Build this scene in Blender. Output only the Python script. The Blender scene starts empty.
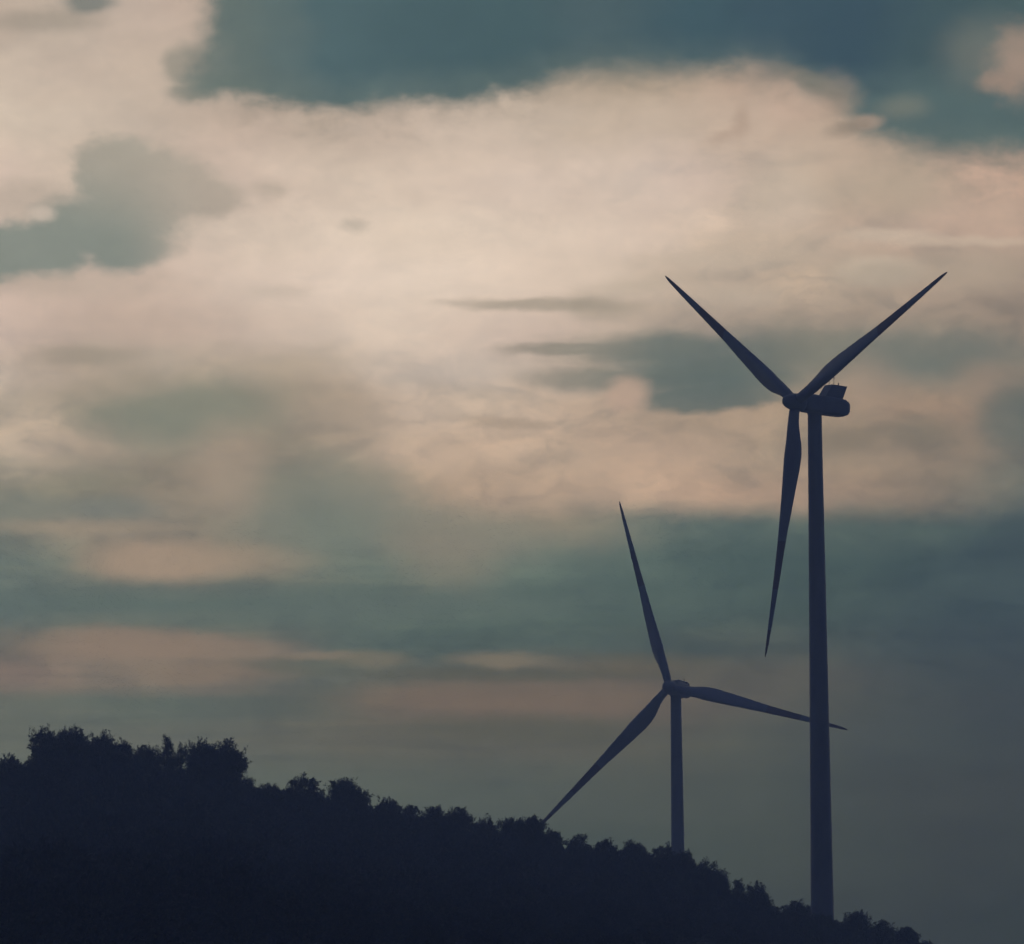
import bpy, math, random
import numpy as np
from mathutils import Vector, Matrix

S = bpy.context.scene
COL = S.collection
R = math.radians

# ------------------------------------------------------------------ camera
F, CX, CY = 6000.0, 512.0, 472.0
HOR = 974.6                                  # image row of the horizon
PITCH = math.atan((HOR - CY) / F)
ROLL = R(-0.634)
CP, SP = math.cos(PITCH), math.sin(PITCH)
EYE = Vector((0, 0, 1.7))
_r, FWD, _u = Vector((1, 0, 0)), Vector((0, CP, SP)), Vector((0, -SP, CP))
RGT = _r * math.cos(ROLL) + _u * math.sin(ROLL)
UPV = _u * math.cos(ROLL) - _r * math.sin(ROLL)
cam_d = bpy.data.cameras.new('camera')
cam = bpy.data.objects.new('camera', cam_d)
COL.objects.link(cam)
cam.location = EYE
cam.rotation_euler = Matrix((RGT, UPV, -FWD)).transposed().to_euler()
cam_d.sensor_width = 36
cam_d.lens = 36 * F / 1024
cam_d.clip_start = 0.5
cam_d.clip_end = 30000
S.camera = cam
S.view_settings.view_transform = 'Standard'
S.view_settings.look = 'None'
S.view_settings.exposure = 0
S.view_settings.gamma = 1
S.cycles.use_denoising = True
S.cycles.volume_bounces = 0
S.cycles.max_bounces = 3
S.cycles.diffuse_bounces = 2
S.cycles.use_adaptive_sampling = True
S.cycles.adaptive_threshold = 0.03
S.cycles.adaptive_min_samples = 12
S.cycles.sample_clamp_indirect = 3


def ray(px, py):
    a, b = (px - CX) / F, -(py - CY) / F
    return FWD + RGT * a + UPV * b


def at(px, py, y):
    d = ray(px, py)
    return EYE + d * (y / d.y)


def lin(c):
    return tuple(((v / 255) / 12.92 if v / 255 <= 0.04045 else ((v / 255 + 0.055) / 1.055) ** 2.4) for v in c)


# ------------------------------------------------------------------ tagging
def tag(o, label=None, cat=None, group=None, kind=None):
    if label: o['label'] = label
    if cat: o['category'] = cat
    if group: o['group'] = group
    if kind: o['kind'] = kind
    return o


def empty(name, loc, rz=0.0):
    o = bpy.data.objects.new(name, None)
    COL.objects.link(o)
    o.location = loc
    o.rotation_euler = (0, 0, rz)
    o.empty_display_size = 1
    return o


def mesh_obj(name, verts, faces, mats, parent=None, smooth=False):
    me = bpy.data.meshes.new(name)
    me.from_pydata([tuple(v) for v in verts], [], faces)
    me.update()
    for m in (mats if isinstance(mats, (list, tuple)) else [mats]):
        me.materials.append(m)
    if smooth:
        me.polygons.foreach_set('use_smooth', [True] * len(me.polygons))
    o = bpy.data.objects.new(name, me)
    COL.objects.link(o)
    if parent: o.parent = parent
    return o


# ------------------------------------------------------------------ materials
class NT:
    """small helper to write node graphs as expressions"""
    def __init__(self, tree):
        self.t = tree
        self.n = tree.nodes
        self.l = tree.links

    def put(self, sock, v):
        if v is None: return
        if isinstance(v, bpy.types.NodeSocket): self.l.new(v, sock)
        else: sock.default_value = v

    def m(self, op, a, b=None, c=None, clamp=False):
        n = self.n.new('ShaderNodeMath'); n.operation = op; n.use_clamp = clamp
        for i, v in enumerate((a, b, c)):
            self.put(n.inputs[i], v)
        return n.outputs[0]

    def vm(self, op, a, b=None):
        n = self.n.new('ShaderNodeVectorMath'); n.operation = op
        self.put(n.inputs[0], a); self.put(n.inputs[1], b)
        return n.outputs['Value'] if op in ('LENGTH', 'DOT_PRODUCT', 'DISTANCE') else n.outputs[0]

    def comb(self, x, y, z=0.0):
        n = self.n.new('ShaderNodeCombineXYZ')
        for i, v in enumerate((x, y, z)): self.put(n.inputs[i], v)
        return n.outputs[0]

    def sep(self, v):
        n = self.n.new('ShaderNodeSeparateXYZ'); self.put(n.inputs[0], v)
        return n.outputs

    def noise(self, vec, scale=1.0, detail=5.0, rough=0.55, dist=0.0):
        n = self.n.new('ShaderNodeTexNoise'); n.noise_dimensions = '3D'
        self.put(n.inputs['Vector'], vec)
        n.inputs['Scale'].default_value = scale
        n.inputs['Detail'].default_value = detail
        n.inputs['Roughness'].default_value = rough
        n.inputs['Distortion'].default_value = dist
        return n.outputs

    def sstep(self, v, a, b, lo=0.0, hi=1.0):
        n = self.n.new('ShaderNodeMapRange'); n.interpolation_type = 'SMOOTHSTEP'
        self.put(n.inputs[0], v)
        for i, x in enumerate((a, b, lo, hi)): self.put(n.inputs[i + 1], x)
        return n.outputs[0]

    def mix(self, f, a, b, mode='MIX'):
        n = self.n.new('ShaderNodeMix'); n.data_type = 'RGBA'; n.blend_type = mode
        self.put(n.inputs[0], f)
        for i, v in ((6, a), (7, b)):
            if isinstance(v, tuple) and len(v) == 3: v = (*v, 1)
            self.put(n.inputs[i], v)
        return n.outputs[2]

    def ramp(self, f, stops, interp='B_SPLINE'):
        n = self.n.new('ShaderNodeValToRGB'); cr = n.color_ramp; cr.interpolation = interp
        while len(cr.elements) > 1: cr.elements.remove(cr.elements[0])
        cr.elements[0].position = stops[0][0]; cr.elements[0].color = (*stops[0][1], 1)
        for p, c in stops[1:]:
            e = cr.elements.new(p); e.color = (*c, 1)
        self.put(n.inputs[0], f)
        return n.outputs[0]


def mat(name, rough=0.6):
    m = bpy.data.materials.new(name); m.use_nodes = True
    nt = NT(m.node_tree)
    b = m.node_tree.nodes['Principled BSDF']
    b.inputs['Roughness'].default_value = rough
    return m, nt, b


def make_paint(name, base, bands=False):
    m, nt, b = mat(name, 0.42)
    tc = nt.n.new('ShaderNodeTexCoord').outputs['Object']
    n = nt.noise(nt.vm('MULTIPLY', tc, (0.5, 0.5, 0.12)), 1.0, 6, 0.6)[0]
    col = nt.mix(nt.sstep(n, 0.42, 0.78), base, tuple(c * 0.72 for c in base))
    if bands:
        z = nt.sep(tc)[2]
        r = nt.m('DIVIDE', z, 55.0)
        a = nt.m('MULTIPLY', nt.m('GREATER_THAN', r, 0.545), nt.m('LESS_THAN', r, 0.735))
        t = nt.m('GREATER_THAN', r, 0.895)
        col = nt.mix(nt.m('MAXIMUM', a, t), col, (0.11, 0.02, 0.018))
    nt.put(b.inputs['Base Color'], col)
    return m


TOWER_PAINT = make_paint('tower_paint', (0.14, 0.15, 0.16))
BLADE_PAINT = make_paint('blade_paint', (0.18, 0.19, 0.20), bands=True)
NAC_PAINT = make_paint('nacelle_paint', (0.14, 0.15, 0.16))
DARK_METAL, _nt, _b = mat('dark_metal', 0.5)
_b.inputs['Base Color'].default_value = (0.09, 0.095, 0.1, 1)

BARK, _nt, _b = mat('bark', 0.9)
_tc = _nt.n.new('ShaderNodeTexCoord').outputs['Object']
_nt.put(_b.inputs['Base Color'], _nt.mix(_nt.noise(_nt.vm('MULTIPLY', _tc, (9, 9, 2)), 1, 5)[0], (0.05, 0.038, 0.028), (0.12, 0.095, 0.07)))

LEAF, _nt, _b = mat('leaf', 0.65)
_geo = _nt.n.new('ShaderNodeNewGeometry')
_oi = _nt.n.new('ShaderNodeObjectInfo')
_c = _nt.mix(_geo.outputs['Random Per Island'], (0.060, 0.082, 0.068), (0.110, 0.125, 0.105))
_c = _nt.mix(_nt.m('MULTIPLY', _oi.outputs['Random'], 0.5), _c, (0.070, 0.095, 0.100))
_nt.put(_b.inputs['Base Color'], _c)

GRASS, _nt, _b = mat('hill_grass', 0.95)
_tc = _nt.n.new('ShaderNodeTexCoord').outputs['Object']
_n1 = _nt.noise(_tc, 0.08, 8, 0.65)[0]
_n2 = _nt.noise(_tc, 2.5, 6, 0.6)[0]
_c = _nt.mix(_nt.sstep(_n1, 0.35, 0.65), (0.035, 0.05, 0.022), (0.06, 0.062, 0.034))
_c = _nt.mix(_nt.sstep(_n2, 0.5, 0.75), _c, (0.05, 0.042, 0.03))
_nt.put(_b.inputs['Base Color'], _c)
_bp = _nt.n.new('ShaderNodeBump'); _bp.inputs['Distance'].default_value = 0.15
_nt.put(_bp.inputs['Height'], _n2); _nt.put(_b.inputs['Normal'], _bp.outputs[0])


# ------------------------------------------------------------------ wind turbines
def loft(rings, cap0=True, cap1=True):
    n = len(rings[0]); v = []; f = []
    for r in rings: v += [tuple(p) for p in r]
    for i in range(len(rings) - 1):
        for k in range(n):
            a, b = i * n + k, i * n + (k + 1) % n
            f.append((a, b, b + n, a + n))
    if cap0: f.append(tuple(range(n - 1, -1, -1)))
    if cap1: f.append(tuple(range((len(rings) - 1) * n, len(rings) * n)))
    return v, f


def ring(r, z, n=48):
    return [(r * math.cos(2 * math.pi * k / n), r * math.sin(2 * math.pi * k / n), z) for k in range(n)]


def lerp_tab(tab, x):
    for (x0, y0), (x1, y1) in zip(tab, tab[1:]):
        if x <= x1:
            t = (x - x0) / (x1 - x0)
            return y0 + (y1 - y0) * t
    return tab[-1][1]


CHORD = [(0, 2.2), (0.02, 2.2), (0.06, 2.5), (0.10, 3.15), (0.15, 4.05), (0.19, 4.45), (0.24, 4.4), (0.32, 3.85),
         (0.4, 3.35), (0.5, 2.65), (0.6, 2.2), (0.7, 1.85), (0.8, 1.5), (0.9, 1.1), (0.96, 0.8), (0.99, 0.5), (1, 0.25)]
THICK = [(0, 1.0), (0.03, 1.0), (0.08, 0.8), (0.15, 0.5), (0.22, 0.38), (0.4, 0.27), (0.7, 0.2), (1, 0.17)]
TWIST = [(0, 13), (0.2, 12), (0.4, 6.5), (0.6, 3), (0.8, 1), (1, 0)]


def blade_mesh(parent, pitch, blade_len=55.0, sweep=0.0):
    """blade along +Z of its own frame, rotor axis +Y pointing upwind = -Y local; trailing edge to +X"""
    rings = []
    N = 28
    for i in range(56):
        s = i / 55
        s = s if i < 50 else s
        z = 1.2 + s * (blade_len - 1.2)
        c = lerp_tab(CHORD, s); th = lerp_tab(THICK, s)
        tw = R(lerp_tab(TWIST, s) + pitch)
        # blend of circle and airfoil; leading edge near constant, trailing edge bulges
        w = max(0.0, min(1.0, (s - 0.03) / 0.12)); w = w * w * (3 - 2 * w)
        pts = []
        for k in range(N):
            a = 2 * math.pi * k / N
            x = 0.5 * (1 - math.cos(a))                      # 0 = leading edge ... 1 = trailing edge
            yc = 0.5 * math.sin(a)
            prof = 5 * (0.2969 * math.sqrt(x) - 0.126 * x - 0.3516 * x * x + 0.2843 * x ** 3 - 0.1036 * x ** 4)
            ya = (1 if math.sin(a) >= 0 else -1) * prof * 1.0 + 0.12 * x * (1 - x)
            y = yc * th * c * (1 - w) + ya * th * c * w
            xo = (x - (0.5 * (1 - w) + 0.30 * w)) * c
            # twist about the blade axis: trailing edge goes downwind (+Y) with pitch
            X = xo * math.cos(tw) - y * math.sin(tw)
            Y = xo * math.sin(tw) + y * math.cos(tw)
            pts.append((X, Y - 1.6 * s * s, z))
        rings.append(pts)
    v, f = loft(rings)
    o = mesh_obj('blade', v, f, BLADE_PAINT, parent, smooth=True)
    return o


def superring(w, h, y, n=40, e=4.0, zc=0.0):
    p = []
    for k in range(n):
        a = 2 * math.pi * k / n
        ca, sa = math.cos(a), math.sin(a)
        p.append((0.5 * w * math.copysign(abs(ca) ** (2 / e), ca), y, zc + 0.5 * h * math.copysign(abs(sa) ** (2 / e), sa)))
    return p


def box_prism(profile, x0, x1):
    """side profile in (y,z) extruded along x"""
    n = len(profile)
    v = [(x0, y, z) for y, z in profile] + [(x1, y, z) for y, z in profile]
    f = [tuple(range(n - 1, -1, -1)), tuple(range(n, 2 * n))]
    for k in range(n):
        f.append((k, (k + 1) % n, (k + 1) % n + n, k + n))
    return v, f


def rod(parent, name, x, y, z0, z1, r, m, cup=False):
    v, f = loft([ring(r, z0, 8), ring(r, z1, 8)])
    v = [(a + x, b + y, c) for a, b, c in v]
    if cup:
        n0 = len(v)
        v2, f2 = loft([ring(r * 2.2, z1 - 0.02, 8), ring(r * 2.8, z1 + 0.1, 8), ring(r * 1.4, z1 + 0.22, 8)])
        v += [(a + x, b + y, c) for a, b, c in v2]
        f += [tuple(i + n0 for i in q) for q in f2]
    return mesh_obj(name, v, f, m, parent, smooth=False)


def turbine(label, hub_px, depth, yaw, rotor, pitch, hub_h, cooler, d_top=3.0, d_bot=5.2, tilt=5.5, cone=2.5):
    """yaw: degrees the rotor is turned to the left of the viewer; rotor: blade angles from straight down, clockwise"""
    hub = EYE + ray(*hub_px) * depth
    over = 5.4
    n = Vector((-math.sin(R(yaw)), -math.cos(R(yaw)), 0))
    axis_z = hub.z - over * math.tan(R(tilt))
    base = hub - n * over; base.z = axis_z - hub_h
    top = empty('wind_turbine', base, -R(yaw))
    tag(top, label, 'wind turbine', 'wind turbines on the hill')
    # tower: local frame, rotor faces -Y
    zt = hub_h - 1.9
    rings = []
    for i in range(41):
        t = i / 40
        r = 0.5 * (d_bot + (d_top - d_bot) * (t ** 0.9)); z = t * zt
        rings.append(ring(r, z))
    rings.append(ring(d_top * 0.5 + 0.12, zt + 0.01)); rings.append(ring(d_top * 0.5 + 0.12, zt + 0.35))
    v, f = loft(rings)
    tw = mesh_obj('tower', v, f, TOWER_PAINT, top, smooth=True)
    ang = R(200)
    pv, pf = box_prism([(-0.1, 0.9), (0.12, 0.9), (0.12, 3.1), (-0.1, 3.1)], -0.5, 0.5)
    dr = mesh_obj('door', pv, pf, NAC_PAINT, tw); dr.location = (0, -d_bot * 0.5 + 0.0, 0)
    # nacelle, tilted with the shaft
    tm = Matrix.Rotation(-R(tilt), 4, 'X')
    nac_h, nac_w = 4.0, 3.9
    secs = [(-3.45, 3.2, 3.3), (-3.3, 3.5, 3.6), (-2.6, 3.75, 3.9), (-1.0, nac_w, nac_h), (3.0, nac_w, nac_h), (6.6, nac_w, nac_h * 0.98),
            (7.6, nac_w * 0.96, nac_h * 0.93), (8.4, nac_w * 0.86, nac_h * 0.80), (8.9, nac_w * 0.68, nac_h * 0.6), (9.1, nac_w * 0.4, nac_h * 0.3)]
    v, f = loft([superring(w, h, y, e=5.0 if y < 7 else 4.0, zc=0.18) for y, w, h in secs])
    nac = mesh_obj('nacelle', v, f, NAC_PAINT, top, smooth=True)
    nac.location = (0, 0, hub_h); nac.rotation_euler = (-R(tilt), 0, 0)
    if cooler:
        pr = [(1.9, 2.0), (3.7, 4.85), (7.85, 4.85), (6.75, 2.0)]
        v, f = box_prism(pr, -1.35, 1.35)
        ck = mesh_obj('cooler', v, f, NAC_PAINT, nac)
        rod(nac, 'wind_sensor', -0.9, 4.6, 4.8, 6.5, 0.06, DARK_METAL, True)
        rod(nac, 'wind_sensor', 0.9, 4.4, 4.8, 6.3, 0.06, DARK_METAL, True)
        rod(nac, 'wind_sensor', 0.9, 5.7, 4.8, 5.4, 0.12, DARK_METAL)
    else:
        v, f = box_prism([(0.5, 1.8), (0.9, 2.75), (5.0, 2.75), (5.4, 1.8)], -1.2, 1.0)
        mesh_obj('roof_hatch', v, f, NAC_PAINT, nac)
        v, f = box_prism([(5.6, 1.6), (5.6, 2.75), (8.0, 2.45), (8.0, 1.5)], -1.3, 1.3)
        mesh_obj('cooler', v, f, NAC_PAINT, nac)
        rod(nac, 'wind_sensor', 0.9, 4.6, 2.3, 3.5, 0.07, DARK_METAL, True)
        rod(nac, 'wind_sensor', -0.9, 4.6, 2.3, 3.3, 0.07, DARK_METAL, True)
    # hub
    hp = Vector((0, -over, hub_h + over * math.tan(R(tilt))))
    prof = [(-3.3, 0.15), (-3.2, 0.55), (-2.85, 1.0), (-2.2, 1.4), (-1.3, 1.68), (-0.5, 1.88), (0.6, 1.95), (1.4, 1.95), (1.85, 1.85), (2.0, 1.5)]
    v, f = loft([[(r * math.cos(2 * math.pi * k / 40), y, r * math.sin(2 * math.pi * k / 40)) for k in range(40)] for y, r in prof])
    f = [tuple(reversed(q)) for q in f]
    hb = mesh_obj('hub', v, f, NAC_PAINT, top, smooth=True)
    hb.location = hp; hb.rotation_euler = (-R(tilt), 0, 0)
    for k in range(3):
        ang = R(rotor + 120 * k)
        bl = blade_mesh(top, pitch)
        # clockwise as the viewer sees it: down -> left -> up. Local: X right, Z up
        # blade frame: +Z along blade, +X trailing; for the blade pointing down its trailing edge is to the viewer's right
        m0 = Matrix(((1, 0, 0), (0, 1, 0), (0, 0, -1))).to_4x4()      # mirrored: blade down, trailing right
        rot = Matrix.Rotation(ang, 4, 'Y')
        cn = Matrix.Rotation(-R(cone), 4, 'X')
        M = Matrix.Translation(hp) @ tm @ rot @ Matrix.Rotation(R(180), 4, 'Y') @ Matrix.Diagonal((-1, 1, 1, 1)) @ Matrix.Rotation(R(cone), 4, 'X')
        # bake into the mesh so that the object keeps a plain transform
        loc = Matrix.Translation(hp)
        bl.data.transform(Matrix.Diagonal((-1, 1, 1, 1)))
        bl.data.flip_normals()
        bl.matrix_local = loc @ tm @ rot @ Matrix.Rotation(R(180), 4, 'Y') @ Matrix.Rotation(R(cone), 4, 'X')
    return top, base


T1, B1 = turbine('near wind turbine, two blades up in a V, one straight down, boxy cooler on top',
                 (795.2, 402.2), 1288, 52.9, 5.3, 2, 118, True, tilt=3.9, cone=-0.1)
T2, B2 = turbine('farther smaller wind turbine with red banded blade reaching right behind the near tower',
                 (669.3, 687.1), 1684, 20.9, 44.4, 19, 118, False, tilt=4.3, cone=0.6)

# ------------------------------------------------------------------ terrain
# crest trees: (centre px, top py, width px, crown style, label)
CREST = [
    (8, 755, 58, 'round', 'low rounded tree cut off by the left edge of the photo'),
    (44, 727, 30, 'spiky', 'tallest spiky crown on the ridge, topped by a thin shoot near the left edge'),
    (72, 727, 44, 'spiky', 'broad tufted crown forming the flat summit of the left tree clump'),
    (101, 731, 34, 'spiky', 'tufted tree with two small shoots just right of the clump summit'),
    (122, 740, 32, 'round', 'sloping rounded tree stepping down right of the summit clump'),
    (145, 745, 24, 'spiky', 'small tufted tree rising left of the sharpest spire'),
    (166, 736, 24, 'spire', 'sharpest spire-like treetop in the middle of the left clump'),
    (179, 744, 14, 'spire', 'thin leaning shoot of a tree just right of the sharp spire'),
    (203, 739, 40, 'spiky', 'tree with paired pointed tufts left of the overhanging round crown'),
    (227, 739, 27, 'ball', 'round ragged crown overhanging to the right at the end of the left clump'),
    (235, 781, 24, 'round', 'low bush-like tree tucked under the overhanging round crown'),
    (268, 784, 42, 'round', 'low lumpy tree in the dip right of the overhanging crown'),
    (304, 774, 48, 'round', 'domed tree with a small knob on top, first hump after the dip'),
    (342, 778, 36, 'spiky', 'tree with ragged twin tufts right of the domed hump'),
    (362, 790, 20, 'round', 'small compact tree stepping down beside the ragged twin tufts'),
    (386, 797, 34, 'round', 'low smooth tree on the start of the long gentle slope'),
    (411, 805, 34, 'round', 'shallow rounded tree halfway down the long gentle slope'),
    (434, 806, 28, 'round', 'small dome at the raised part of the long gentle slope'),
    (458, 807, 34, 'round', 'wide low tree with frayed top before the twin-tuft pair'),
    (485, 815, 30, 'spiky', 'knobbly tree just left of the small gap in the tree line'),
    (515, 817, 30, 'spiky', 'dense dark tree just right of the small gap in the tree line'),
    (533, 816, 22, 'spiky', 'tufted tree touched by the lower-left blade tip of the far turbine'),
    (551, 829, 26, 'round', 'low tree right under the lower-left blade tip of the far turbine'),
    (579, 834, 34, 'round', 'flat-topped tree right of the low blade tip'),
    (605, 838, 32, 'round', 'flat shrubby tree midway between low blade tip and far tower'),
    (633, 840, 32, 'round', 'rounded low tree left of the far turbine tower'),
    (662, 843, 30, 'round', 'tree hiding the left foot of the far turbine tower'),
    (684, 850, 24, 'round', 'tree hiding the right foot of the far turbine tower'),
    (706, 858, 28, 'spiky', 'ragged tree standing just right of the far turbine tower'),
    (719, 869, 18, 'round', 'small tree on the step down after the ragged one'),
    (737, 879, 22, 'spire', 'pointed little tree before the blocky crown'),
    (756, 881, 24, 'spiky', 'blocky crown with a steep right side between the two towers'),
    (773, 904, 20, 'round', 'very low tree in the notch left of the near tower'),
    (795, 900, 30, 'round', 'bushy tree against the left foot of the near tower'),
    (822, 913, 36, 'round', 'low tree in front of the foot of the near tower'),
    (858, 910, 30, 'spiky', 'double-knobbed tree right of the near tower'),
    (881, 920, 22, 'round', 'small rounded tree following the double-knobbed one'),
    (904, 927, 30, 'round', 'sloping tree low on the right end of the ridge'),
    (928, 940, 18, 'round', 'last tiny treetop before the tree line leaves the bottom edge'),
]


def dist_of(px):
    return 1010 + 130 * max(-0.4, min(1.3, px / 1000))


def tree_h(px, w):
    return 16 - 7 * px / 1000


cr_u, cr_z = [], []
for c in CREST:
    d = dist_of(c[0]); p = at(c[0], c[1], d)
    if c[0] in (235, 145, 179, 166): continue
    cr_u.append(p.x / p.y); cr_z.append(p.z - tree_h(c[0], c[2]))
cr_u = np.array([-2.2, -0.6, -0.2] + cr_u + [0.08, 0.11, 0.3, 2.2]); cr_z = np.array([8.0, 15.0, 18.0] + cr_z + [-2.5, -5.0, -8.0, -8.0])
# light smoothing of the crest
for _ in range(3):
    z2 = cr_z.copy(); z2[1:-1] = 0.25 * cr_z[:-2] + 0.5 * cr_z[1:-1] + 0.25 * cr_z[2:]; cr_z = np.minimum(z2, cr_z + 0.4)


def ss(t):
    t = min(1.0, max(0.0, t)); return t * t * (3 - 2 * t)


def ground(x, y):
    u = x / max(y, 60.0)
    zc = float(np.interp(u, cr_u, cr_z))
    d = dist_of(CX + u * F)
    w = 0.35 * math.sin(x * 0.071 + 1.3) * math.sin(y * 0.053) + 0.18 * math.sin(x * 0.19) * math.cos(y * 0.16)
    if y < d:
        t = max(0.0, (y - 45) / (d - 45))
        h = zc * (0.02 * t + 0.98 * t ** 4.2) if t > 0 else 0
        return h + w * min(1, max(0.15, t)) * (1 - 0.6 * t)
    # behind the crest: saddle, knoll under the near turbine, then a valley
    a = ss((y - d) / 160)
    h = zc * (1 - a) + (-6.0) * a
    k1 = math.exp(-(((x - B1.x) / 26) ** 2 + ((y - B1.y) / 60) ** 2))
    k2 = math.exp(-(((x - B2.x) / 120) ** 2 + ((y - B2.y) / 90) ** 2))
    h = h * (1 - k1) + B1.z * k1
    h = h * (1 - k2) + (B2.z) * k2
    far = ss((y - 1250) / 400)
    h = h * (1 - far) - 36 * far
    h = h * (1 - k1 * (y > B1.y)) + B1.z * k1 * (y > B1.y)
    return h + w * 0.4 * (1 - k1) * (1 - k2)


def axis_samples(lim0, lim1, fine0, fine1, step):
    xs = list(np.arange(fine0, fine1 + 0.1, step))
    s, x = step, fine1
    while x < lim1: s *= 1.28; x += s; xs.append(min(x, lim1))
    s, x = step, fine0
    while x > lim0: s *= 1.28; x -= s; xs.insert(0, max(x, lim0))
    return xs


gx = axis_samples(-2600, 2600, -130, 230, 6)
gy = axis_samples(-900, 2300, 0, 1400, 9)
gv = [(x, y, ground(x, y)) for y in gy for x in gx]
nx = len(gx)
gf = [(j * nx + i, j * nx + i + 1, (j + 1) * nx + i + 1, (j + 1) * nx + i) for j in range(len(gy) - 1) for i in range(nx - 1)]
hill = mesh_obj('hillside_ground', gv, gf, GRASS, smooth=True)
tag(hill, kind='structure')


# ------------------------------------------------------------------ trees
def tube(path, radii, n=7):
    rings = []
    for i, p in enumerate(path):
        d = (path[min(i + 1, len(path) - 1)] - path[max(i - 1, 0)]).normalized()
        a = d.cross(Vector((0.3, 1, 0.1))).normalized(); b = d.cross(a)
        rings.append([tuple(p + (a * math.cos(2 * math.pi * k / n) + b * math.sin(2 * math.pi * k / n)) * radii[i]) for k in range(n)])
    return loft(rings)


def leaves_mesh(name, pos, dirs, size, aspect, rng, mat_):
    """one diamond-shaped, slightly folded leaf per position, long axis along dirs"""
    n = len(pos)
    d = dirs / np.maximum(1e-6, np.linalg.norm(dirs, axis=1))[:, None]
    r = rng.normal(size=(n, 3)); s = np.cross(d, r); s /= np.maximum(1e-6, np.linalg.norm(s, axis=1))[:, None]
    nn = np.cross(d, s)
    L = size[:, None]; W = L * aspect
    v = np.empty((n, 4, 3))
    v[:, 0] = pos
    v[:, 1] = pos + d * L * 0.45 + s * W * 0.5 + nn * W * 0.12
    v[:, 2] = pos + d * L
    v[:, 3] = pos + d * L * 0.45 - s * W * 0.5 + nn * W * 0.12
    me = bpy.data.meshes.new(name)
    me.vertices.add(4 * n); me.vertices.foreach_set('co', v.reshape(-1))
    me.loops.add(4 * n); me.loops.foreach_set('vertex_index', np.arange(4 * n, dtype=np.int32))
    me.polygons.add(n); me.polygons.foreach_set('loop_start', np.arange(0, 4 * n, 4, dtype=np.int32))
    me.polygons.foreach_set('loop_total', np.full(n, 4, dtype=np.int32))
    me.update(calc_edges=True)
    me.materials.append(mat_)
    return me


TK = 2.05      # the crown recipe is written for small trees and scaled up by this


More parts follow.
